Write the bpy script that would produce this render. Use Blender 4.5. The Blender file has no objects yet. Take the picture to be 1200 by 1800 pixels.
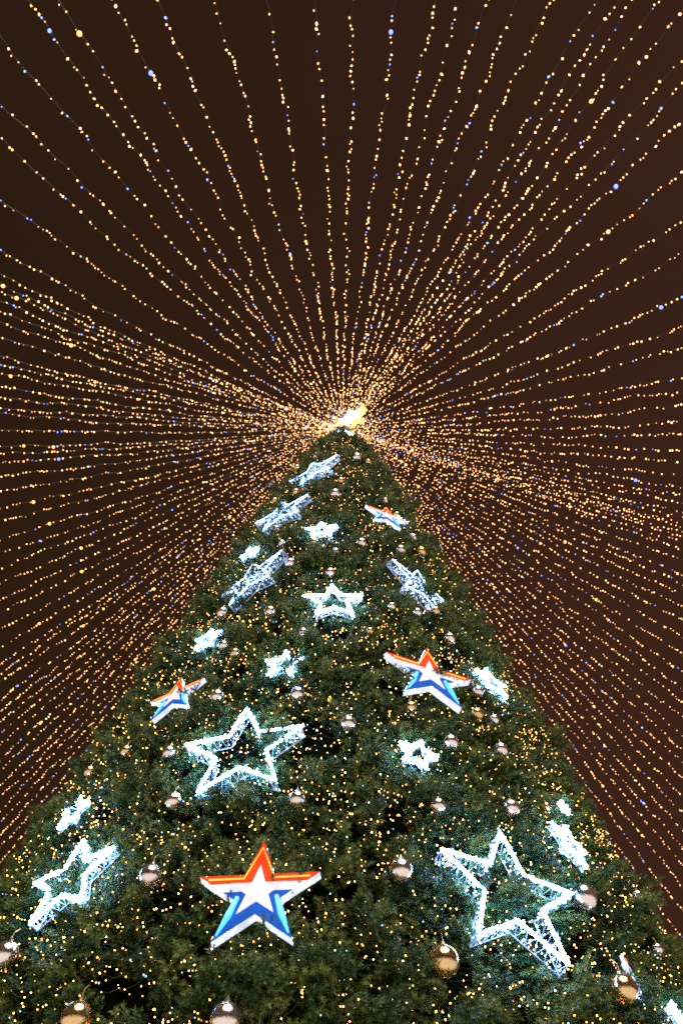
import bpy, math, random
from mathutils import Vector, Matrix, Euler, Quaternion

# ------------------------------------------------------------------ camera, sky, light
S = bpy.context.scene
COL = S.collection
cam_d = bpy.data.cameras.new("camera")
cam_d.sensor_fit = 'VERTICAL'
cam_d.sensor_height = 36.0
cam_d.lens = 26.0                      # 1300 px focal length over a 1800 px tall frame
cam_d.clip_start = 0.1
cam_d.clip_end = 2000
cam = bpy.data.objects.new("camera", cam_d)
COL.objects.link(cam)
PITCH, ROLL, YAW = math.radians(50.0), math.radians(2.0), math.radians(0.25)
fw = Vector((math.sin(YAW) * math.cos(PITCH), math.cos(YAW) * math.cos(PITCH), math.sin(PITCH)))
rt = Vector((math.cos(YAW), -math.sin(YAW), 0))
up = rt.cross(fw)
rr = rt * math.cos(ROLL) + up * math.sin(ROLL)
uu = up * math.cos(ROLL) - rt * math.sin(ROLL)
cam.matrix_world = Matrix(((rr.x, uu.x, -fw.x, 0.0), (rr.y, uu.y, -fw.y, -18.0), (rr.z, uu.z, -fw.z, 1.6), (0, 0, 0, 1)))
S.camera = cam

W = bpy.data.worlds.new("World")
S.world = W
W.use_nodes = True
wt = W.node_tree
wt.nodes.clear()
w_out = wt.nodes.new("ShaderNodeOutputWorld")
w_bg = wt.nodes.new("ShaderNodeBackground")
w_tc = wt.nodes.new("ShaderNodeTexCoord")
w_sep = wt.nodes.new("ShaderNodeSeparateXYZ")
w_map = wt.nodes.new("ShaderNodeMapRange")
w_map.inputs["From Min"].default_value = -0.5
w_map.inputs["From Max"].default_value = 0.6
w_noise = wt.nodes.new("ShaderNodeTexNoise")
w_noise.inputs["Scale"].default_value = 1.6
w_noise.inputs["Detail"].default_value = 4.0
w_mix = wt.nodes.new("ShaderNodeMix")
w_mix.data_type = 'RGBA'
w_mix.inputs["A"].default_value = (0.0240, 0.0112, 0.0050, 1)   # low night cloud lit by sodium street lamps
w_mix.inputs["B"].default_value = (0.0450, 0.0172, 0.0105, 1)
w_nm = wt.nodes.new("ShaderNodeMapRange")
w_nm.inputs["To Min"].default_value = 0.72
w_nm.inputs["To Max"].default_value = 1.28
L = wt.links.new
L(w_tc.outputs["Generated"], w_sep.inputs[0])
L(w_sep.outputs["X"], w_map.inputs["Value"])
L(w_map.outputs[0], w_mix.inputs["Factor"])
L(w_tc.outputs["Generated"], w_noise.inputs["Vector"])
L(w_noise.outputs["Fac"], w_nm.inputs["Value"])
L(w_mix.outputs["Result"], w_bg.inputs["Color"])
L(w_nm.outputs[0], w_bg.inputs["Strength"])
L(w_bg.outputs[0], w_out.inputs["Surface"])

# the lit square around the tree, seen as one broad soft light high behind the camera
sun_d = bpy.data.lights.new("sun", 'SUN')
sun_d.energy = 4.1
sun_d.angle = math.radians(40)
sun_d.color = (1.0, 0.87, 0.72)
sun = bpy.data.objects.new("sun", sun_d)
COL.objects.link(sun)
sun.rotation_euler = (math.radians(26), math.radians(5), 0)

S.view_settings.view_transform = 'Standard'
S.view_settings.look = 'None'
S.view_settings.exposure = 0.0
S.view_settings.gamma = 1.0
S.render.engine = 'CYCLES'
cy = S.cycles
cy.use_denoising = False
cy.use_light_tree = True
cy.max_bounces = 4
cy.diffuse_bounces = 2
cy.glossy_bounces = 3
cy.transmission_bounces = 2
cy.sample_clamp_indirect = 2.0
cy.caustics_reflective = False
cy.caustics_refractive = False
cy.filter_width = 1.8

# ------------------------------------------------------------------ where things stand (degrees, metres)
STRINGS = [('t', -21.56, 1.76), ('t', -20.0, 1.64), ('t', -16.28, 1.91), ('t', -13.68, 1.69), ('t', -10.0, 1.61), ('t', -6.36, 1.91), ('t', -2.8, 2.38), ('t', -0.4, 2.27), ('t', 2.44, 2.24), ('t', 5.24, 1.75), ('t', 6.56, 2.03), ('t', 8.56, 1.8), ('t', 10.48, 1.71), ('t', 12.88, 1.65), ('t', 15.4, 1.74), ('t', 15.96, 2.38), ('t', 17.0, 2.3), ('t', 18.48, 2.28), ('l', -23.96, 2.27), ('l', -28.4, 1.72), ('l', -30.72, 1.83), ('l', -34.84, 2.11), ('l', -39.72, 2.21), ('l', -42.24, 2.32), ('l', -43.24, 2.34), ('l', -46.2, 1.63), ('l', -46.2, 2.1), ('l', -47.4, 2.15), ('l', -49.56, 2.01), ('l', -52.96, 1.71), ('l', -55.28, 1.98), ('l', -57.56, 1.63), ('l', -56.68, 2.39), ('l', -59.44, 2.33), ('l', -62.24, 2.04), ('l', -64.8, 1.82), ('l', -64.52, 2.37), ('l', -68.56, 2.07), ('l', -71.2, 2.34), ('l', -72.72, 2.31), ('l', -75.68, 2.01), ('l', -78.84, 1.92), ('l', -81.24, 2.09), ('l', -85.4, 1.94), ('l', -88.72, 1.7), ('l', -92.24, 1.82), ('l', -93.72, 2.28), ('l', -98.52, 1.59), ('l', -101.44, 1.59), ('l', -103.08, 2.11), ('l', -106.44, 1.8), ('l', -108.84, 2.03), ('l', -111.8, 1.97), ('l', -114.76, 1.86), ('l', -114.76, 2.45), ('l', -117.76, 1.73), ('l', -119.8, 1.92), ('l', -121.68, 1.73), ('l', -122.36, 2.12), ('l', -124.52, 1.8), ('l', -125.8, 1.87), ('l', -126.92, 2.22), ('l', -128.8, 1.84), ('l', -130.04, 2.05), ('l', -130.96, 2.36), ('l', -133.16, 1.64), ('l', -134.44, 1.61), ('l', -135.4, 1.76), ('l', -136.08, 2.24), ('l', -137.4, 2.1), ('r', 20.68, 1.76), ('r', 22.56, 1.85), ('r', 24.28, 1.71), ('r', 25.92, 1.96), ('r', 30.0, 1.59), ('r', 33.04, 2.18), ('r', 35.72, 2.36), ('r', 40.88, 2.41), ('r', 45.2, 2.21), ('r', 47.6, 2.41), ('r', 55.12, 1.57), ('r', 56.92, 1.81), ('r', 57.56, 2.42), ('r', 61.32, 2.25), ('r', 64.88, 1.92), ('r', 66.2, 2.4), ('r', 69.68, 2.11), ('r', 71.8, 2.29), ('r', 75.88, 1.81), ('r', 77.92, 1.72), ('r', 78.64, 1.95), ('r', 81.36, 1.67), ('r', 81.76, 1.89), ('r', 81.24, 2.42), ('r', 83.88, 1.85), ('r', 85.68, 1.56), ('r', 86.6, 1.59), ('r', 87.32, 1.7), ('r', 86.96, 2.26), ('r', 90.56, 1.88), ('r', 93.52, 1.81), ('r', 95.72, 1.64), ('r', 95.6, 2.43), ('r', 99.36, 1.93), ('r', 102.28, 1.74), ('r', 105.4, 1.6), ('r', 108.08, 1.6), ('r', 110.52, 1.7), ('r', 112.08, 2.16), ('r', 115.08, 1.68), ('r', 117.32, 1.59), ('r', 118.72, 1.99), ('r', 121.0, 1.77), ('r', 121.48, 2.45), ('r', 124.6, 1.66), ('r', 125.84, 2.03), ('r', 127.28, 2.25), ('r', 129.52, 1.92), ('r', 130.32, 2.44), ('r', 132.44, 1.98), ('r', 134.52, 1.77), ('r', 136.24, 1.92), ('r', 138.48, 1.58), ('r', 139.68, 1.93)]
FLASH = [(1, 0.4574, 'w'), (17, 0.429, 'w'), (74, 0.3639, 'w'), (25, 0.3539, 'w'), (28, 0.3005, 'w'), (30, 0.2671, 'w'), (38, 0.3038, 'w'), (38, 0.2805, 'w'), (97, 0.2371, 'w'), (108, 0.1853, 'w'), (104, 0.2237, 'w'), (100, 0.3422, 'w'), (106, 0.2988, 'w'), (107, 0.3189, 'w'), (107, 0.3923, 'w'), (102, 0.2371, 'w'), (120, 0.2721, 'w'), (114, 0.3339, 'w'), (115, 0.374, 'w'), (121, 0.3506, 'w'), (103, 0.0701, 'w'), (107, 0.0918, 'w'), (119, 0.1736, 'w'), (61, 0.419, 'w'), (48, 0.2788, 'w'), (50, 0.2871, 'w'), (55, 0.2955, 'w'), (57, 0.2454, 'w'), (64, 0.3055, 'w'), (52, 0.3456, 'w'), (62, 0.227, 'w'), (55, 0.3205, 'w'), (55, 0.1402, 'w'), (45, 0.2938, 'w'), (120, 0.5409, 'w'), (120, 0.4641, 'w'), (24, 0.3656, 'w'), (43, 0.3005, 'w'), (32, 0.3272, 'w'), (2, 0.4274, 'b'), (40, 0.2771, 'b'), (112, 0.3088, 'b'), (77, 0.3523, 'b'), (0, 0.4641, 'b'), (88, 0.2888, 'b'), (106, 0.2087, 'b'), (118, 0.4858, 'b'), (55, 0.2037, 'b'), (56, 0.4073, 'b'), (73, 0.3923, 'b'), (8, 0.4374, 'b')]
BAUBLES = [(-82.0, 6.33, 0.2, 0.171, 's'), (-79.01, 5.1, 0.2, 0.192, 'g'), (-58.77, 6.51, 0.2, 0.202, 's'), (-59.26, 5.18, 0.2, 0.184, 'g'), (-123.89, 5.42, 0.2, 0.174, 's'), (-110.71, 4.4, 0.2, 0.183, 'g'), (-97.5, 4.31, 0.2, 0.181, 's'), (-109.0, 6.27, 0.2, 0.162, 's'), (-110.06, 7.63, 0.2, 0.137, 's'), (-93.82, 7.49, 0.2, 0.132, 's'), (-76.11, 7.59, 0.2, 0.126, 's'), (-64.85, 7.9, 0.2, 0.141, 's'), (-71.54, 9.12, 0.2, 0.142, 's'), (-61.96, 9.33, 0.2, 0.132, 's'), (-87.45, 9.22, 0.2, 0.141, 's'), (-95.72, 9.99, 0.2, 0.138, 's'), (-109.93, 10.15, 0.2, 0.142, 's'), (-114.41, 8.81, 0.2, 0.126, 's'), (-124.5, 9.24, 0.2, 0.107, 'g'), (-132.34, 9.11, 0.2, 0.108, 'g'), (-61.24, 10.96, 0.2, 0.117, 's'), (-64.04, 10.17, 0.2, 0.122, 'g'), (-60.29, 10.2, 0.2, 0.101, 's'), (-77.01, 9.86, 0.2, 0.106, 'g'), (-110.04, 11.54, 0.2, 0.107, 'g'), (-113.78, 11.95, 0.2, 0.111, 's'), (-105.24, 12.97, 0.2, 0.129, 's'), (-96.49, 12.0, 0.2, 0.109, 's'), (-119.3, 13.46, 0.2, 0.142, 's'), (-82.6, 12.17, 0.2, 0.08, 'g'), (-91.9, 14.57, 0.2, 0.126, 's'), (-104.01, 15.19, 0.2, 0.138, 's'), (-76.52, 13.32, 0.2, 0.099, 's'), (-69.88, 13.33, 0.2, 0.113, 's'), (-63.78, 13.71, 0.2, 0.116, 'g'), (-62.83, 12.68, 0.2, 0.129, 's'), (-82.3, 16.29, 0.2, 0.145, 's'), (-90.65, 15.68, 0.2, 0.104, 's'), (-97.97, 16.26, 0.2, 0.107, 'g'), (-109.59, 16.47, 0.2, 0.101, 's'), (-115.03, 17.57, 0.2, 0.107, 's'), (-92.35, 19.53, 0.2, 0.159, 's'), (-89.83, 20.63, 0.2, 0.111, 'g'), (-113.86, 20.14, 0.2, 0.119, 'g'), (-127.14, 20.18, 0.2, 0.102, 'g'), (-77.83, 23.09, 0.2, 0.162, 's'), (-111.03, 23.32, 0.2, 0.133, 's'), (-126.01, 22.85, 0.2, 0.112, 'g'), (-68.77, 22.94, 0.2, 0.101, 'g'), (-68.17, 16.44, 0.2, 0.14, 's'), (-58.22, 16.92, 0.2, 0.145, 'g'), (-58.99, 17.7, 0.2, 0.108, 's'), (-63.07, 18.91, 0.2, 0.096, 'g'), (-66.76, 19.72, 0.2, 0.09, 's'), (-43.89, 7.14, 0.2, 0.097, 's'), (-47.71, 6.12, 0.2, 0.079, 's'), (-57.37, 8.24, 0.2, 0.074, 'g')]
STARS = {'W1': (8.65, -102.72, 1.09, 6.0), 'W2': (6.27, -69.37, 1.12, -7.8), 'W3': (6.55, -121.3, 0.759, 12.6), 'W4': (13.37, -90.6, 0.715, 4.1), 'W5': (11.02, -99.44, 0.395, -2.5), 'W6': (8.74, -77.16, 0.365, -19.1), 'W7': (17.11, -96.41, 0.46, 5.0), 'W8': (18.86, -117.44, 0.993, 12.7), 'W9': (21.88, -108.33, 0.986, 12.2), 'W10': (16.67, -124.02, 0.35, 12.6), 'W11': (14.91, -115.76, 1.065, 14.6), 'W12': (14.78, -65.18, 0.985, -8.9), 'W13': (12.57, -120.61, 0.367, 0.5), 'W14': (11.7, -54.18, 0.467, -1.6), 'W15': (8.14, -130.29, 0.344, 6.8), 'W16': (7.63, -55.09, 0.429, -15.4), 'W17': (8.59, -51.07, 0.143, 1.3), 'W18': (18.87, -60.14, 0.194, 11.5), 'T1': (5.91, -96.72, 0.875, 2.1), 'T2': (11.02, -71.46, 0.997, -6.3), 'T3': (10.55, -120.04, 0.674, 10.6), 'T4': (18.55, -68.83, 0.722, -7.1), 'T5': (5.54, -53.93, 0.324, -26.0), 'W19': (5.06, -50.5, 0.269, -7.4)}
BAUBLE_LABELS = [
 "silver bauble between the lowest tricolour star and the largest tilted star",
 "gold bauble near the bottom edge, below the largest tilted star's left side",
 "silver bauble touching the right arm of the largest tilted star",
 "gold bauble in the lower right corner, below the edge-on tricolour star",
 "silver bauble cut off by the picture's left edge",
 "gold bauble cut off by the bottom edge, left of its silver neighbour",
 "silver bauble cut off by the bottom edge, below the lowest tricolour star",
 "silver bauble left of the lowest tricolour star, right of the lower left star",
 "silver bauble under the left foot of the large left-hand star",
 "silver bauble under the right foot of the large left-hand star",
 "silver bauble below the small star on the right half",
 "silver bauble above the top point of the largest tilted star, to its right",
 "silver bauble just right of the small star on the right half",
 "silver bauble second to the right of the small right-half star, near the edge",
 "silver bauble alone in the middle, between the left and right tricolour stars",
 "silver bauble below the small star left of centre, above the large left star's right arm",
 "silver bauble just right of the left tricolour star",
 "silver bauble just left of the large left star's left arm",
 "gold bauble near the left edge, below the left tricolour star",
 "gold bauble on the left edge, above the lower left stars",
 "silver bauble at the right tip of the right tricolour star",
 "gold bauble just below the right tip of the right tricolour star",
 "silver bauble right of the gold one below the right tricolour star",
 "small gold bauble below the left half of the right tricolour star",
 "small gold bauble right of the small star on the left edge",
 "small silver bauble touching the small star on the left edge",
 "silver bauble above the small star left of centre",
 "silver bauble below the left arm of the middle star",
 "silver bauble on the left flank, below the long glittering star",
 "tiny gold bauble below the right arm of the middle star",
 "silver bauble just above the middle star's top point",
 "silver bauble right of the long glittering star on the left flank",
 "small silver bauble right of the middle star",
 "silver bauble below the long glittering star on the right flank",
 "gold bauble at the lower end of the glittering star on the right flank",
 "silver bauble near the right edge, above the right tricolour star",
 "silver bauble left of and below the highest tricolour star",
 "small silver bauble below and right of the highest small star",
 "small gold bauble right under the highest small star",
 "small silver bauble between the upper left star and the long glittering star, lower one",
 "small silver bauble under the elongated upper left star, higher one",
 "silver bauble in the dark middle above the highest small star",
 "small gold bauble above the silver one in the dark upper middle",
 "small gold bauble just above the elongated upper left star",
 "small gold bauble on the left edge above the elongated upper left star",
 "silver bauble near the fir's tip, right of the edge-on star",
 "small silver bauble near the fir's tip, above the edge-on star",
 "tiny gold bauble left of the edge-on star near the tip",
 "tiny gold bauble just right of the silver one near the tip",
 "silver bauble above the glittering star on the right flank",
 "gold bauble on the right edge above the glittering right-flank star",
 "small silver bauble on the right edge below the highest tricolour star",
 "tiny gold bauble just above the right arm of the highest tricolour star",
 "tiny silver bauble right above the highest tricolour star",
 "silver bauble half hidden on the right edge beyond the largest tilted star",
 "small silver bauble on the right edge above the edge-on tricolour star",
 "small gold bauble left of the tiny star on the right edge",
]

# ------------------------------------------------------------------ the tree's shape (metres)
HV, TA, ZT, ZS = 31.3, math.tan(math.radians(16.5)), 28.17, 28.565
TILT = math.radians(16.5)

def tree_radius(z):
    return TA * (HV - z) * (1 - math.exp(-max(ZT - z, 0.0) / 1.2))

# ------------------------------------------------------------------ helpers
def mat(name, color=(0.5, 0.5, 0.5), rough=0.5, metal=0.0, emit=None, strength=0.0, sampling='FRONT'):
    m = bpy.data.materials.new(name)
    m.use_nodes = True
    b = m.node_tree.nodes["Principled BSDF"]
    b.inputs["Base Color"].default_value = (*color, 1)
    b.inputs["Roughness"].default_value = rough
    b.inputs["Metallic"].default_value = metal
    if emit:
        b.inputs["Emission Color"].default_value = (*emit, 1)
        b.inputs["Emission Strength"].default_value = strength
        m.cycles.emission_sampling = sampling
    else:
        m.cycles.emission_sampling = 'NONE'
    return m

def noise_color(m, c1, c2, scale, detail=4.0, bump=0.0, coord="Object", per_object=False):
    nt = m.node_tree
    b = nt.nodes["Principled BSDF"]
    tc = nt.nodes.new("ShaderNodeTexCoord")
    n = nt.nodes.new("ShaderNodeTexNoise")
    n.inputs["Scale"].default_value = scale
    n.inputs["Detail"].default_value = detail
    r = nt.nodes.new("ShaderNodeValToRGB")
    r.color_ramp.elements[0].position = 0.3
    r.color_ramp.elements[1].position = 0.7
    r.color_ramp.elements[0].color = (*c1, 1)
    r.color_ramp.elements[1].color = (*c2, 1)
    nt.links.new(tc.outputs[coord], n.inputs["Vector"])
    if per_object:
        oi = nt.nodes.new("ShaderNodeObjectInfo")
        nt.links.new(oi.outputs["Random"], r.inputs["Fac"])
    else:
        nt.links.new(n.outputs["Fac"], r.inputs["Fac"])
    nt.links.new(r.outputs["Color"], b.inputs["Base Color"])
    if bump:
        bp = nt.nodes.new("ShaderNodeBump")
        bp.inputs["Strength"].default_value = bump
        nt.links.new(n.outputs["Fac"], bp.inputs["Height"])
        nt.links.new(bp.outputs["Normal"], b.inputs["Normal"])
    return m

class MB:
    """collects vertices and faces, builds ONE mesh object"""
    def __init__(s):
        s.v = []; s.f = []
    def add(s, vs, fs):
        o = len(s.v); s.v.extend([tuple(p) for p in vs]); s.f.extend([tuple(i + o for i in q) for q in fs])
    def octa(s, c, r, stretch=1.0, axis=None):
        c = Vector(c); a = Vector(axis).normalized() if axis is not None else Vector((0, 0, 1))
        u = a.orthogonal().normalized(); w = a.cross(u)
        s.add([c + u * r, c - u * r, c + w * r, c - w * r, c + a * r * stretch, c - a * r * stretch],
              [(0, 2, 4), (2, 1, 4), (1, 3, 4), (3, 0, 4), (2, 0, 5), (1, 2, 5), (3, 1, 5), (0, 3, 5)])
    def tube(s, pts, r, n=6, closed=False):
        pts = [Vector(p) for p in pts]; m = len(pts); vs = []; fs = []
        for i, p in enumerate(pts):
            if closed:
                t = (pts[(i + 1) % m] - p).normalized() + (p - pts[i - 1]).normalized()
            else:
                t = pts[min(i + 1, m - 1)] - pts[max(i - 1, 0)]
            t.normalize()
            ref = s.ref if getattr(s, 'ref', None) else Vector((0, 0, 1))
            u = t.cross(ref)
            if u.length < 1e-3: u = t.orthogonal()
            u.normalize(); w = t.cross(u)
            rad = r[i] if isinstance(r, (list, tuple)) else r
            for k in range(n):
                a = 2 * math.pi * k / n
                vs.append(p + (u * math.cos(a) + w * math.sin(a)) * rad)
        for i in range(m if closed else m - 1):
            j = (i + 1) % m
            for k in range(n):
                l = (k + 1) % n
                fs.append((i * n + k, i * n + l, j * n + l, j * n + k))
        if not closed:
            fs.append(tuple(range(n))[::-1]); fs.append(tuple((m - 1) * n + k for k in range(n)))
        s.add(vs, fs)
    def prism(s, poly, z0, z1):
        """poly (ccw, xy) extruded along z"""
        n = len(poly)
        vs = [(x, y, z0) for x, y in poly] + [(x, y, z1) for x, y in poly]
        s.add(vs, [tuple(range(n))[::-1], tuple(range(n, 2 * n))] + [(i, (i + 1) % n, n + (i + 1) % n, n + i) for i in range(n)])
    def mesh(s, name, material, smooth=False):
        me = bpy.data.meshes.new(name); me.from_pydata(s.v, [], s.f); me.materials.append(material)
        if smooth: me.polygons.foreach_set("use_smooth", [True] * len(me.polygons))
        me.update(); return me
    def build(s, name, material, parent=None, smooth=False):
        return link(name, s.mesh(name, material, smooth), parent)

def link(name, me, parent=None):
    o = bpy.data.objects.new(name, me); COL.objects.link(o)
    if parent is not None: o.parent = parent
    return o

def empty(name, mw=None):
    o = bpy.data.objects.new(name, None); o.empty_display_size = 0.3; COL.objects.link(o)
    if mw is not None: o.matrix_world = mw
    return o

def tag(o, label=None, cat=None, group=None, kind=None):
    if label: o["label"] = label
    if cat: o["category"] = cat
    if group: o["group"] = group
    if kind: o["kind"] = kind
    return o

def surface_frame(az, z, off, tilt):
    a = math.radians(az)
    n = Vector((math.cos(a), math.sin(a), 0)); e1 = Vector((-math.sin(a), math.cos(a), 0)); zz = Vector((0, 0, 1))
    e2 = zz * math.cos(tilt) - n * math.sin(tilt); nn = n * math.cos(tilt) + zz * math.sin(tilt)
    c = n * (tree_radius(z) + off) + zz * z
    return Matrix(((e1.x, e2.x, nn.x, c.x), (e1.y, e2.y, nn.y, c.y), (e1.z, e2.z, nn.z, c.z), (0, 0, 0, 1)))

# ------------------------------------------------------------------ materials
M = {}
M['needle'] = noise_color(mat("fir_needles", rough=0.55), (0.022, 0.070, 0.014), (0.120, 0.175, 0.032), 3.0, per_object=True)
M['twig'] = mat("twig_bark", (0.05, 0.035, 0.02), 0.8)
M['frame'] = noise_color(mat("dark_core_green", rough=0.9), (0.002, 0.004, 0.002), (0.006, 0.009, 0.004), 6.0)  # near-black green for the added core, so gaps between boughs read dark
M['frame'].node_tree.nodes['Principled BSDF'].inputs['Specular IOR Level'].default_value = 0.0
M['steel'] = noise_color(mat("painted_steel", rough=0.5, metal=0.2), (0.10, 0.10, 0.10), (0.16, 0.15, 0.14), 3.0)
M['whitesteel'] = mat("white_painted_steel", (0.8, 0.8, 0.8), 0.4)
M['cable'] = mat("dark_clear_cable", (0.035, 0.028, 0.022), 0.5)
M['green_cable'] = mat("green_cable", (0.02, 0.05, 0.02), 0.5)
M['snow'] = noise_color(mat("trodden_snow", rough=0.8), (0.62, 0.60, 0.61), (0.82, 0.81, 0.84), 0.35, 8.0, bump=0.25)
def uneven(m, lo, hi, scale):
    """bulbs of one string differ in output"""
    nt = m.node_tree; b = nt.nodes["Principled BSDF"]
    tc = nt.nodes.new("ShaderNodeTexCoord"); n = nt.nodes.new("ShaderNodeTexNoise"); r = nt.nodes.new("ShaderNodeMapRange")
    n.inputs["Scale"].default_value = scale; n.inputs["Detail"].default_value = 1.0
    r.inputs["From Min"].default_value = 0.32; r.inputs["From Max"].default_value = 0.68
    r.inputs["To Min"].default_value = lo; r.inputs["To Max"].default_value = hi
    nt.links.new(tc.outputs["Object"], n.inputs["Vector"]); nt.links.new(n.outputs["Fac"], r.inputs["Value"])
    nt.links.new(r.outputs[0], b.inputs["Emission Strength"]); return m
M['warm'] = uneven(mat("warm_bulb_glass", (0.8, 0.7, 0.5), 0.3, emit=(1.0, 0.41, 0.13), strength=5.0), 2.0, 9.0, 5.0)
M['blue'] = mat("blue_bulb_glass", (0.5, 0.6, 0.8), 0.3, emit=(0.07, 0.20, 1.0), strength=4.5)
M['flash_w'] = mat("amber_strobe_glass", (0.8, 0.7, 0.5), 0.3, emit=(1.0, 0.27, 0.05), strength=4.2)
M['flash_b'] = mat("blue_strobe_glass", (0.5, 0.6, 0.8), 0.3, emit=(0.035, 0.14, 1.0), strength=2.8)
M['tree_warm'] = uneven(mat("tree_warm_bulb", (0.8, 0.7, 0.5), 0.3, emit=(1.0, 0.41, 0.08), strength=9), 7.0, 30.0, 4.0)
M['tree_cool'] = mat("tree_cool_bulb", (0.6, 0.7, 0.8), 0.3, emit=(0.40, 0.72, 1.0), strength=4.5)
M['rope'] = mat("cool_white_rope_light", (0.8, 0.85, 0.9), 0.3, emit=(0.18, 0.42, 1.0), strength=95)
M['rope_dim'] = mat("cool_white_thin_light", (0.45, 0.47, 0.50), 0.4, emit=(0.30, 0.50, 1.0), strength=0.6)
M['led'] = mat("cool_white_led", (0.8, 0.85, 0.9), 0.3, emit=(0.20, 0.43, 1.0), strength=30)
M['led_soft'] = mat("cool_white_net_led", (0.8, 0.85, 0.9), 0.3, emit=(0.24, 0.47, 1.0), strength=10)
M['p_red'] = mat("backlit_red_acrylic", (0.16, 0.008, 0.002), 0.6, emit=(1.0, 0.055, 0.006), strength=0.85)
M['p_white'] = mat("backlit_white_acrylic", (0.30, 0.30, 0.30), 0.6, emit=(0.95, 0.88, 0.96), strength=0.62)
M['p_side'] = mat("backlit_side_acrylic", (0.30, 0.30, 0.30), 0.6, emit=(0.78, 0.84, 1.0), strength=0.72)
M['p_blue'] = mat("backlit_blue_acrylic", (0.006, 0.03, 0.14), 0.6, emit=(0.006, 0.095, 0.52), strength=0.75)
M['p_orange'] = mat("amber_neon", (0.8, 0.4, 0.05), 0.3, emit=(1.0, 0.42, 0.05), strength=1.6)
M['p_cyan'] = mat("cyan_neon", (0.1, 0.5, 0.7), 0.3, emit=(0.10, 0.62, 1.0), strength=1.0)
M['p_gold'] = mat("backlit_yellow_acrylic", (0.8, 0.6, 0.1), 0.3, emit=(1.0, 0.72, 0.12), strength=1.6)

for k_, s_ in (('p_red', 1.1), ('p_white', .84), ('p_side', 1.0), ('p_blue', .95)):
    uneven(M[k_], s_ * .78, s_ * 1.2, 5.0)      # the backlight shows through unevenly
    M[k_].node_tree.nodes['Principled BSDF'].inputs['Specular IOR Level'].default_value = 0.05

def ball_mat(name, col):
    m = mat(name, col, 0.12, 0.96)
    nt = m.node_tree; b = nt.nodes["Principled BSDF"]
    tc = nt.nodes.new("ShaderNodeTexCoord"); v = nt.nodes.new("ShaderNodeTexNoise")
    v.inputs["Scale"].default_value = 9.0; v.inputs["Detail"].default_value = 5.0
    bp = nt.nodes.new("ShaderNodeBump"); bp.inputs["Strength"].default_value = 0.10; bp.inputs["Distance"].default_value = 0.05
    nt.links.new(tc.outputs["Object"], v.inputs["Vector"]); nt.links.new(v.outputs["Fac"], bp.inputs["Height"])
    nt.links.new(bp.outputs["Normal"], b.inputs["Normal"])
    return m
M['silver'] = ball_mat("silver_lacquer", (0.95, 0.89, 0.87))
M['gold'] = ball_mat("gold_lacquer", (0.88, 0.64, 0.32))
M['capmetal'] = mat("bauble_cap_metal", (0.7, 0.6, 0.4), 0.3, 1.0)

# ------------------------------------------------------------------ setting: the square's snowy ground
g = MB()
NR = 48
rings = [0.0, 6, 12, 20, 30, 45, 80, 160, 400, 1200]
vs = [(0, 0, 0)]; fs = []
for r in rings[1:]:
    for k in range(NR):
        a = 2 * math.pi * k / NR; vs.append((r * math.cos(a), r * math.sin(a), 0))
for k in range(NR): fs.append((0, 1 + k, 1 + (k + 1) % NR))
for i in range(len(rings) - 2):
    for k in range(NR):
        a0 = 1 + i * NR; b0 = a0 + NR; l = (k + 1) % NR
        fs.append((a0 + k, b0 + k, b0 + l, a0 + l))
g.add(vs, fs)
tag(g.build("ground", M['snow']), kind="structure")

# ------------------------------------------------------------------ the tree
tree = tag(empty("christmas_tree"), "towering conical fir covered in warm fairy lights, stars and baubles", "tree")
t = MB(); t.tube([(0, 0, 0), (0, 0, 10), (0, 0, 20), (0, 0, 28.0)], [0.45, 0.34, 0.22, 0.06], 12)
t.build("trunk", M['twig'], tree, True)
t = MB(); prof = [0.8 + 27.0 * i / 40 for i in range(41)]
vs = []; fs = []; NS = 64
for z in prof:
    r = max(tree_radius(z) - 0.62, 0.05)
    for k in range(NS):
        a = 2 * math.pi * k / NS; vs.append((r * math.cos(a), r * math.sin(a), z))
for i in range(len(prof) - 1):
    for k in range(NS):
        l = (k + 1) % NS; fs.append((i * NS + k, i * NS + l, (i + 1) * NS + l, (i + 1) * NS + k))
t.add(vs, fs); t.build("inner_dark_core", M['frame'], tree, True)  # added solid core behind the boughs, stops light leaking through the tree

# one spray of fir: a curved stem, side twigs, flat blade needles all along
def fir_spray(seed):
    R = random.Random(seed); mb = MB(); mt = []
    def limb(p0, d, length, n_need, rad):
        pts = []; p = Vector(p0); d = Vector(d).normalized(); seg = 5
        for i in range(seg + 1):
            pts.append(p.copy()); p = p + d * (length / seg)
            d = (d + Vector((R.uniform(-.10, .10), R.uniform(-.10, .10), -.07 + R.uniform(-.05, .05)))).normalized()
        mb.tube(pts, [rad * (1 - .7 * i / seg) for i in range(seg + 1)], 3)
        for k in range(n_need):
            f = (k + R.random()) / n_need * seg; i = min(int(f), seg - 1); q = pts[i].lerp(pts[i + 1], f - i)
            ax = (pts[i + 1] - pts[i]).normalized(); u = ax.orthogonal().normalized(); w = ax.cross(u)
            a = k * 2.4 + R.uniform(-.4, .4); out = u * math.cos(a) + w * math.sin(a)
            nd = (out * .85 + ax * R.uniform(.5, .9)).normalized(); ln = R.uniform(.050, .086)
            sd = nd.cross(ax).normalized() * .0105
            mb.add([q - sd, q + sd, q + nd * ln], [(0, 1, 2)])
        return pts
    main = limb((0, 0, 0), (1, 0, .15), .66, 70, .010)
    for j in range(8):
        f = .12 + .80 * j / 8; i = int(f * 5); q = main[i].lerp(main[i + 1], f * 5 - i); sgn = 1 if j % 2 else -1
        limb(q, (.80, sgn * .62, R.uniform(-.3, .3)), .30 * (1.15 - f) + .06, 40 - 2 * j, .006)
    return mb
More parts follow.
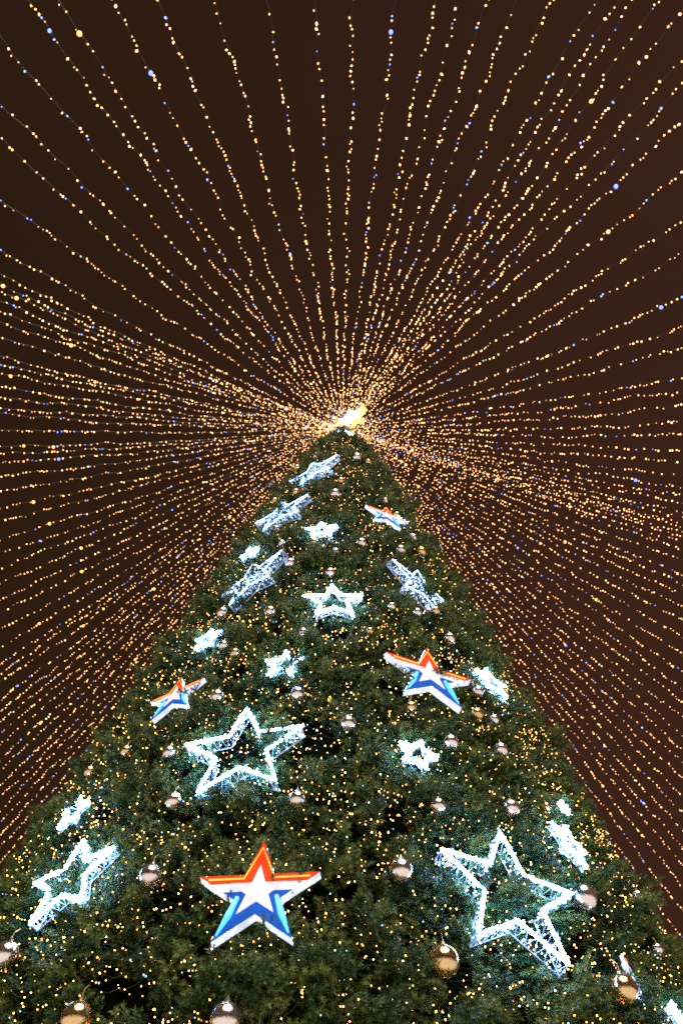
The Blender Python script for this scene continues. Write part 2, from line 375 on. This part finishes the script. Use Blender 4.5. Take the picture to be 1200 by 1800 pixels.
sprays = bpy.data.collections.new("fir_sprays")
for k in range(6):
    sprays.objects.link(bpy.data.objects.new("fir_spray", fir_spray(100 + k).mesh("fir_spray", M['needle'])))

R = random.Random(11)
pts = []; rots = []; scl = []; idx = []
def scatter(n, az0, az1):
    """bough ends: each a handful of sprays fanning from one spot"""
    cnt = 0
    zmin, zmax = 1.0, ZT - .05
    rmax = tree_radius(zmin)
    while cnt < n:
        z = R.uniform(zmin, zmax)
        rr_ = tree_radius(z)
        if R.random() > (rr_ + .35) / (rmax + .35): continue
        az = math.radians(R.uniform(az0, az1)); cnt += 1
        nrm = Vector((math.cos(az), math.sin(az), 0)); tg = Vector((-math.sin(az), math.cos(az), 0)); zz = Vector((0, 0, 1))
        reach = R.uniform(-.18, .12) + .09 * math.sin(z * 4.1 + 1.5 * math.sin(az * 3)) + (R.uniform(.12, .38) if R.random() < .13 else 0)
        main = (nrm + zz * R.uniform(-.35, .40) + tg * R.uniform(-.45, .45)).normalized()
        base = nrm * max(rr_ - .62 + reach, 0.0) + zz * z
        for k in range(R.choice((4, 5, 6, 7))):
            s = R.uniform(.62, 1.05)
            d = (main + tg * R.gauss(0, .42) + zz * R.gauss(0, .30)).normalized()
            q = d.to_track_quat('X', 'Z') @ Quaternion((1, 0, 0), R.uniform(-1.3, 1.3))
            pts.append(base + main * R.uniform(-.10, .20)); rots.append(q.to_euler()); scl.append(s); idx.append(R.randrange(6))
scatter(4000, -195, 15)
scatter(1000, 15, 165)
for k in range(160):         # the blunt tip
    a = R.uniform(0, 2 * math.pi); z = ZT - R.random() ** 1.5 * 1.4
    d = Vector((math.cos(a), math.sin(a), R.uniform(-.2, 1.0))).normalized()
    pts.append(Vector((0, 0, z - .35))); rots.append((d.to_track_quat('X', 'Z')).to_euler()); scl.append(R.uniform(.45, .75)); idx.append(R.randrange(6))
pm = bpy.data.meshes.new("crown"); pm.from_pydata([tuple(p) for p in pts], [], [])
a = pm.attributes.new("rot", 'FLOAT_VECTOR', 'POINT'); a.data.foreach_set("vector", [c for e in rots for c in (e.x, e.y, e.z)])
a = pm.attributes.new("scl", 'FLOAT', 'POINT'); a.data.foreach_set("value", scl)
a = pm.attributes.new("idx", 'INT', 'POINT'); a.data.foreach_set("value", idx)
pm.materials.append(M['needle'])
crown = tag(link("crown", pm, tree), kind="stuff")
ng = bpy.data.node_groups.new("fir_crown", 'GeometryNodeTree')
ng.interface.new_socket("Geometry", in_out='INPUT', socket_type='NodeSocketGeometry')
ng.interface.new_socket("Geometry", in_out='OUTPUT', socket_type='NodeSocketGeometry')
gi = ng.nodes.new("NodeGroupInput"); go = ng.nodes.new("NodeGroupOutput")
ip = ng.nodes.new("GeometryNodeInstanceOnPoints"); ci = ng.nodes.new("GeometryNodeCollectionInfo")
ci.inputs["Collection"].default_value = sprays; ci.inputs["Separate Children"].default_value = True; ci.inputs["Reset Children"].default_value = True
def attr(name, ty):
    n = ng.nodes.new("GeometryNodeInputNamedAttribute"); n.data_type = ty; n.inputs["Name"].default_value = name; return n.outputs[0]
e2r = ng.nodes.new("FunctionNodeEulerToRotation")
ng.links.new(attr("rot", 'FLOAT_VECTOR'), e2r.inputs[0]); ng.links.new(e2r.outputs[0], ip.inputs["Rotation"])
ng.links.new(attr("scl", 'FLOAT'), ip.inputs["Scale"]); ng.links.new(attr("idx", 'INT'), ip.inputs["Instance Index"])
ip.inputs["Pick Instance"].default_value = True
ng.links.new(gi.outputs[0], ip.inputs["Points"]); ng.links.new(ci.outputs[0], ip.inputs["Instance"]); ng.links.new(ip.outputs[0], go.inputs[0])
crown.modifiers.new("crown", 'NODES').node_group = ng

# ------------------------------------------------------------------ fairy lights on the tree
fl = tag(empty("fairy_lights"), "warm and cool fairy lights strewn over the whole fir", "fairy lights", kind="stuff")
R = random.Random(23)
warm, cool, wire = MB(), MB(), MB()
z = 1.4
turn = 0
while z < ZT - .15:          # garlands laid in slightly wavering level rounds
    r0 = tree_radius(z) + .02
    step = R.uniform(.085, .115) if z < 20 else R.uniform(.10, .14)
    n = max(int(2 * math.pi * max(r0, .12) / step / 2.3), 5)
    ph1, ph2 = R.uniform(0, 6.3), R.uniform(0, 6.3)
    prev = []
    for k in range(n):
        a = 2 * math.pi * (k + R.uniform(-.45, .45)) / n
        front = -195 <= math.degrees(a) - 360 <= 15 or math.degrees(a) < 15
        zz = z + .16 * math.sin(3 * a + ph1) + .10 * math.sin(11 * a + ph2) + R.uniform(-.14, .14)
        rr_ = tree_radius(min(zz, ZT - .02)) - R.random() ** 1.2 * .34 + R.uniform(0, .12)
        p = Vector((rr_ * math.cos(a), rr_ * math.sin(a), zz)); prev.append(p)
        if not front and k % 3: continue
        size = R.uniform(.0052, .0118)
        ax = Vector((R.uniform(-1, 1), R.uniform(-1, 1), R.uniform(-1, 1)))
        (cool if R.random() < .13 else warm).octa(p, size, 1.5, ax)
        if front and R.random() < (.75 if z < 14 else .35) and rr_ > .9:      # more of the string dips back between the branches
            a2 = a + R.uniform(-.3, .3) / rr_; r2 = rr_ - R.uniform(.10, .42)
            warm.octa(Vector((r2 * math.cos(a2), r2 * math.sin(a2), zz + R.uniform(-.12, .12))), size * .95, 1.5, ax)
    for i in range(0, n - 1, 1):
        if prev[i].y < 3.0 and (prev[i] - prev[i + 1]).length < .9: 
            q = prev[i].lerp(prev[i + 1], .5) - Vector((0, 0, .03)); wire.tube([prev[i], q, prev[i + 1]], .0035, 3)
    z += .138 if z < 10 else .16 if z < 15 else .20
    turn += 1
tag(warm.build("warm_bulbs", M['tree_warm'], fl), kind="stuff")
tag(cool.build("cool_bulbs", M['tree_cool'], fl), kind="stuff")
tag(wire.build("wires", M['green_cable'], fl), kind="stuff")

# ------------------------------------------------------------------ star shapes
INNER = 0.382
def star_poly(R0, inner=INNER, rot=0.0):
    o = []
    for k in range(10):
        a = math.pi / 2 + rot + k * math.pi / 5; r = R0 if k % 2 == 0 else R0 * inner
        o.append((r * math.cos(a), r * math.sin(a)))
    return o

def clip(poly, axis, lim, keep_above):
    out = []
    for i, p in enumerate(poly):
        q = poly[(i + 1) % len(poly)]
        a = (p[axis] >= lim) == keep_above; b = (q[axis] >= lim) == keep_above
        if a: out.append(p)
        if a != b:
            f = (lim - p[axis]) / (q[axis] - p[axis]); out.append((p[0] + f * (q[0] - p[0]), p[1] + f * (q[1] - p[1])))
    return out

def wire_star(mw, size, label, seed, inner=0.42, dense=False):
    """white wire-frame star: lit front rope, thinner back frame, lattice between, loose LEDs"""
    R = random.Random(seed); root = tag(empty("wire_star", mw), label, "star", "white wire-frame stars on the fir")
    dep = .23 * size if size > .6 else .28 * size
    rad = .020 if size > .6 else .017 if size > .3 else .012
    P = star_poly(size, inner)
    front = [Vector((x, y, dep)) for x, y in P]; back = [Vector((x * 1.0, y * 1.0, 0)) for x, y in P]
    def dens(L_, n):
        o = []
        for i in range(10):
            for k in range(n): o.append(L_[i].lerp(L_[(i + 1) % 10], k / n))
        return o
    f = MB(); f.ref = Vector((0, 0, 1)); f.tube([p + Vector((R.uniform(-.006, .006), R.uniform(-.006, .006), R.uniform(-.006, .006))) for p in dens(front, 5)], rad * (.36 if dense else 1.0), 6, True)
    f.build("rope_light", M['led_soft' if dense else 'rope'], root, True)
    f = MB(); f.ref = Vector((0, 0, 1)); f.tube(dens(back, 1), rad * .5, 5, True); f.build("back_frame", M['rope_dim'], root)
    for i in range(10):
        a0, a1, b0, b1 = front[i], front[(i + 1) % 10], back[i], back[(i + 1) % 10]
        n = max(int((a1 - a0).length / (dep * .55)), 3) if not dense else max(int((a1 - a0).length / (dep * .8)), 2)
        m = MB()
        for k in range(n):
            m.tube([a0.lerp(a1, k / n), b0.lerp(b1, (k + .5) / n)], rad * .26, 3); m.tube([b0.lerp(b1, (k + .5) / n), a0.lerp(a1, (k + 1) / n)], rad * .26, 3)
        if i % 2 == 0: m.tube([a0, b0], rad * .4, 4)
        m.build("lattice", M['rope_dim'] if size > .3 else M['rope_dim'], root)
    m = MB()
    for i in range(10):
        n = int((14 if dense else 34) * size ** .7)
        for k in range(n):
            p = front[i].lerp(front[(i + 1) % 10], R.random()) + Vector((R.gauss(0, .022), R.gauss(0, .022), R.gauss(0, .02)))
            m.octa(p, R.uniform(.007, .012) * (1 if size > .3 else .8), 1.8, (R.gauss(0, 1), R.gauss(0, 1), R.gauss(0, 1)))
        for k in range(n // 2):
            u = R.random(); w = R.random(); p = back[i].lerp(back[(i + 1) % 10], u).lerp(front[i].lerp(front[(i + 1) % 10], u), w)
            m.octa(p + Vector((R.gauss(0, .012), R.gauss(0, .012), 0)), R.uniform(.008, .013), 1.4, (R.gauss(0, 1), R.gauss(0, 1), R.gauss(0, 1)))
    if dense:                                   # a glittering net of LEDs fills the whole star
        tri = [(Vector((0, 0, 0)), Vector((*P[i], 0)), Vector((*P[(i + 1) % 10], 0))) for i in range(10)]
        for k in range(int(260 * size * size)):
            A, B, C = R.choice(tri); u, w = R.random(), R.random()
            if u + w > 1: u, w = 1 - u, 1 - w
            m.octa(A + (B - A) * u + (C - A) * w + Vector((0, 0, R.uniform(.1, 1.1) * dep)), R.uniform(.006, .011), 1.8, (R.gauss(0, 1), R.gauss(0, 1), R.gauss(0, 1)))
    tag(m.build("leds", M['led_soft' if dense else 'led'], root), kind="stuff")
    for i in (0, 4, 6):                         # brackets that hold it in the branches
        m = MB(); m.tube([back[i] * .96, back[i] * .9 + Vector((0, 0, -.28))], rad * .4, 4); m.build("bracket", M['steel'], root)
    return root

def tricolour_star(mw, size, label, seed):
    """backlit box star: red over white over blue, a smaller white star on its face, glowing white sides"""
    R = random.Random(seed); root = tag(empty("tricolour_star", mw), label, "star", "backlit tricolour stars on the fir")
    dep = .15 * size; P = star_poly(size, INNER)
    m = MB(); m.prism(P, 0.0, dep); box = m.build("box", M['p_side'], root)
    y1, y2 = .16 * size, .012 * size; e = .004
    def sheet(name, poly, z0, z1, material, parent=root):
        q = MB(); q.prism(poly, z0, z1); return q.build(name, material, parent)
    red = sheet("red_panel", clip(P, 1, y1, True), dep + .001, dep + .012, M['p_red'])
    wp = clip(clip(P, 1, y1 - e, False), 1, y2, True)
    sheet("white_panel", wp, dep + .001, dep + .012, M['p_white'])
    # below the white band the two legs and the middle are one blue sheet
    sheet("blue_panel", clip(P, 1, y2 - e, False), dep + .001, dep + .012, M['p_blue'])
    sheet("inner_star", star_poly(.47 * size), dep + .014, dep + .030, M['p_white'])
    # neon lines set in from the edge
    zt = dep + .018
    def off(k, f): return Vector((P[k][0] * f, P[k][1] * f, zt))
    top, ul, ur, lt, rt_ = off(0, .82), off(1, .80), off(9, .80), off(2, 1), off(8, 1)
    line_y = .235 * size
    q = MB(); q.ref = Vector((0, 0, 1))
    q.tube([(-.80 * size, line_y, zt), (-.24 * size, line_y, zt), tuple(top), (.24 * size, line_y, zt), (.80 * size, line_y, zt)], .014 * size, 5)
    q.build("amber_neon", M['p_orange'], red)
    for s in (-1, 1):
        k = 4 if s < 0 else 6
        tip = Vector((P[k][0] * .90, P[k][1] * .90, zt)); hip = Vector((s * .30 * size, -.10 * size, zt))
        q = MB(); q.ref = Vector((0, 0, 1)); q.tube([hip, hip.lerp(tip, .5) + Vector((-s * .01, 0, 0)), tip], [.035 * size, .055 * size, .014 * size], 6)
        q.build("cyan_neon", M['p_cyan'], root)
    m = MB()
    for i in range(10):
        a0, a1 = Vector((*P[i], dep)), Vector((*P[(i + 1) % 10], dep))
        for k in range(int(10 * size) + 3):
            m.octa(a0.lerp(a1, R.random()) * 1.015 + Vector((0, 0, -R.uniform(0, .9) * dep)), R.uniform(.006, .010), 1.5, (R.gauss(0, 1), R.gauss(0, 1), R.gauss(0, 1)))
    tag(m.build("edge_leds", M['led'], root), kind="stuff")
    for i in (0, 4, 6):
        m = MB(); m.tube([(P[i][0] * .5, P[i][1] * .5, .0), (P[i][0] * .5, P[i][1] * .5, -.5)], .015, 5); m.build("bracket", M['whitesteel'], root)
    return root

STAR_LABELS = {
 'W1': "large white wire-frame star left of centre, above the lowest tricolour star",
 'W2': "largest tilted white wire-frame star, right of the lowest tricolour star",
 'W3': "large white wire-frame star on the fir's lower left flank",
 'W4': "middle-sized white wire star on the fir's front, halfway up the picture",
 'W5': "small white wire star between the big left star and the middle star",
 'W6': "small white wire star beside a silver bauble, below the right tricolour star",
 'W7': "small white wire star highest on the fir's front face",
 'W8': "elongated white wire star on the upper left flank, left of the highest small star",
 'W9': "white wire star seen edge-on just below the fir's tip",
 'W10': "small white wire star above the long glittering star at left",
 'W11': "long glittering white star seen edge-on on the left flank, halfway up",
 'W12': "long glittering white star seen edge-on on the right flank",
 'W13': "small white wire star on the left edge, above the left tricolour star",
 'W14': "white wire star at the right edge, beside the right tricolour star",
 'W15': "small white wire star at the left edge, above the lower left star",
 'W16': "narrow white wire star seen edge-on above the largest tilted star's right arm",
 'W17': "tiny white wire star at the right edge, above the narrow edge-on star",
 'W18': "tiny white wire star at the right tip of the highest tricolour star",
 'W19': "pale blue wire star cut off at the lower right corner of the picture",
 'T1': "big red, white and blue backlit star lowest on the fir's front",
 'T2': "red, white and blue backlit star tilted right on the fir's right half",
 'T3': "red, white and blue backlit star on the fir's left edge",
 'T4': "highest red, white and blue backlit star, near the fir's upper right edge",
 'T5': "red, white and blue backlit star seen edge-on at the lower right edge",
}
TURN = {'T5': 33, 'W12': 15, 'W11': -15, 'W9': -14, 'W8': -5, 'W16': 8, 'W19': 8}     # some sit turned towards the side
for n, (k, (z, az, size, rot)) in enumerate(STARS.items()):
    mw = surface_frame(az, z, .15, TILT) @ Matrix.Rotation(math.radians(TURN.get(k, 0)), 4, 'Y') @ Matrix.Rotation(math.radians(rot), 4, 'Z')
    if k[0] == 'T': tricolour_star(mw @ Matrix.Translation((0, 0, -.15 * size + (.03 if k != 'T5' else -.16))), size, STAR_LABELS[k], 50 + n)
    else: wire_star(mw @ Matrix.Translation((0, 0, -.15 * size - .06)), size, STAR_LABELS[k], 50 + n, dense=k in ('W11', 'W12', 'W9', 'W8'))

# two little stars right under the tip
for k, (az, z, lab) in enumerate(((-118, 27.75, "left of the two tiny white stars at the fir's very tip"), (-62, 27.6, "right of the two tiny white stars at the fir's very tip"))):
    wire_star(surface_frame(az, z, .12, TILT), .20, lab, 90 + k)

# ------------------------------------------------------------------ the topper
tp = tag(empty("star_topper", Matrix.Translation((0.42, 0, 29.55))), "glowing yellow and white star on the very top of the fir", "star topper")
a = math.radians(-122)
nrm = Vector((math.cos(a), math.sin(a), 0)); e1 = Vector((-math.sin(a), math.cos(a), 0)); zz = Vector((0, 0, 1))
rot = Matrix((e1, zz, nrm)).transposed().to_4x4() @ Matrix.Rotation(math.radians(10), 4, 'Z')
P = star_poly(.78, .45)
m = MB(); m.prism(P, -.13, .13); o = m.build("body", M['p_gold'], tp); o.matrix_local = rot
m = MB(); m.prism(star_poly(.60, .45), .132, .16); o = m.build("face", M['led'], tp); o.matrix_local = rot
m = MB(); m.prism(star_poly(.60, .45), -.16, -.132); o = m.build("face", M['led'], tp); o.matrix_local = rot
m = MB(); m.tube([(-.42, 0, -1.9), (-.30, 0, -1.0), (0, 0, -.3)], [.06, .05, .04], 8); m.build("mast", M['steel'], tp)

# ------------------------------------------------------------------ baubles
def sphere_mesh(name, material, nu=28, nv=18):
    mb = MB(); vs = [(0, 0, 1)]; fs = []
    for j in range(1, nv):
        t_ = math.pi * j / nv
        for i in range(nu):
            p_ = 2 * math.pi * i / nu; vs.append((math.sin(t_) * math.cos(p_), math.sin(t_) * math.sin(p_), math.cos(t_)))
    vs.append((0, 0, -1)); last = len(vs) - 1
    for i in range(nu):
        fs.append((0, 1 + i, 1 + (i + 1) % nu)); fs.append((last, last - nu + (i + 1) % nu, last - nu + i))
    for j in range(nv - 2):
        for i in range(nu):
            a_ = 1 + j * nu; fs.append((a_ + i, a_ + nu + i, a_ + nu + (i + 1) % nu, a_ + (i + 1) % nu))
    mb.add(vs, fs); return mb.mesh(name, material, True)
ball_mesh = {'s': sphere_mesh("silver_ball", M['silver']), 'g': sphere_mesh("gold_ball", M['gold'])}
mb = MB(); mb.tube([(0, 0, .97), (0, 0, 1.16)], [.20, .17], 10); cap_mesh = mb.mesh("cap", M['capmetal'])
mb = MB(); mb.tube([(.09 * math.cos(i * math.pi / 5), 0, 1.24 + .09 * math.sin(i * math.pi / 5)) for i in range(10)], .02, 4, True)
mb.tube([(0, 0, 1.32), (-.1, 0, 1.7), (-.5, 0, 2.1)], .018, 4); hook_mesh = mb.mesh("hook", M['capmetal'])
for (az, z, off, r, kind), lab in zip(BAUBLES, BAUBLE_LABELS):
    a = math.radians(az); rad = tree_radius(z) + off
    b = tag(empty("bauble", Matrix.Translation((rad * math.cos(a), rad * math.sin(a), z)) @ Matrix.Rotation(a, 4, 'Z') @ Matrix.Scale(r, 4)),
            lab, "bauble", "baubles hanging on the fir")
    link("ball", ball_mesh[kind], b); link("cap", cap_mesh, b); link("hook", hook_mesh, b)

# ------------------------------------------------------------------ light strings fanning out from the treetop
ORD = ["first", "second", "third", "fourth", "fifth", "sixth", "seventh", "eighth", "ninth", "tenth", "eleventh", "twelfth", "thirteenth",
       "fourteenth", "fifteenth", "sixteenth", "seventeenth", "eighteenth", "nineteenth"]
TENS = {2: "twent", 3: "thirt", 4: "fort", 5: "fift"}
def ordinal(n):
    if n <= 19: return ORD[n - 1]
    t_, u_ = divmod(n, 10)
    return TENS[t_] + "ieth" if u_ == 0 else TENS[t_] + "y-" + ORD[u_ - 1]
EDGE = {'t': "meeting the picture's top edge, {} from the left corner", 'l': "meeting the picture's left edge, {} from the top", 'r': "meeting the picture's right edge, {} from the top"}
RING, ZANCHOR = 36.0, 12.0
flash_mesh = {'w': sphere_mesh("amber_flash_bulb", M['flash_w'], 8, 6), 'b': sphere_mesh("blue_flash_bulb", M['flash_b'], 8, 6)}
count = {'t': 0, 'l': 0, 'r': 0}
flash = {}
for i, t_, c in FLASH: flash.setdefault(i, []).append((t_, c))
for i, (side, psi, sag) in enumerate(STRINGS):
    R = random.Random(900 + i); count[side] += 1
    psi = math.radians(psi); dr = Vector((math.sin(psi), -math.cos(psi), 0)); sd = Vector((math.cos(psi), math.sin(psi), 0))
    ph = [R.uniform(0, 6.3) for _ in range(6)]
    def at(t_):
        r = .25 + (RING - .25) * t_
        wob = .03 * math.sin(r * 1.1 + ph[0]) + .02 * math.sin(r * 2.7 + ph[1]) + .018 * math.sin(r * 6.1 + ph[2])
        wz = .03 * math.sin(r * 1.3 + ph[3]) + .02 * math.sin(r * 3.1 + ph[4]) + .018 * math.sin(r * 5.3 + ph[5])
        fade = min(1.0, 4 * t_)
        return dr * r + Vector((0, 0, ZS + (ZANCHOR - ZS) * t_ - 4 * sag * t_ * (1 - t_))) + sd * wob * fade + Vector((0, 0, wz * fade))
    root = tag(empty("light_string", Matrix.Translation(at(0))), "string of small warm bulbs " + EDGE[side].format(ordinal(count[side])), "light string",
               "light strings fanning out from the treetop")
    o0 = at(0); N = 150
    m = MB(); m.tube([at(k / N) - o0 for k in range(N + 1)], .0045, 3); m.build("cable", M['cable'], root)
    wb, bb = MB(), MB(); length = math.hypot(RING, ZS - ZANCHOR); s = R.uniform(.05, .3)
    while s < length - .1:
        t_ = s / length
        p = at(t_) - o0 + sd * R.gauss(0, .020) + Vector((0, 0, -abs(R.gauss(0, .03))))
        size = R.choice((.013, .016, .019, .022, .027)) * R.uniform(.85, 1.15)
        ax = (R.gauss(0, 1), R.gauss(0, 1), R.gauss(0, 1))
        if R.random() < .065: bb.octa(p, size * .95, 1.3, ax)
        else: wb.octa(p, size, 1.3, ax)
        s += R.choice((.07, .085, .105, .13, .16, .20, .25, .36))
    tag(wb.build("warm_bulbs", M['warm'], root), kind="stuff")
    tag(bb.build("blue_bulbs", M['blue'], root), kind="stuff")
    for t_, c in flash.get(i, []):
        o = link("flash_bulb", flash_mesh[c], root); o.scale = [R.uniform(.040, .058)] * 3; o.location = at(t_) - o0 - Vector((0, 0, .05))
        o["label"] = "bright amber flashing bulb" if c == 'w' else "bright blue flashing bulb"
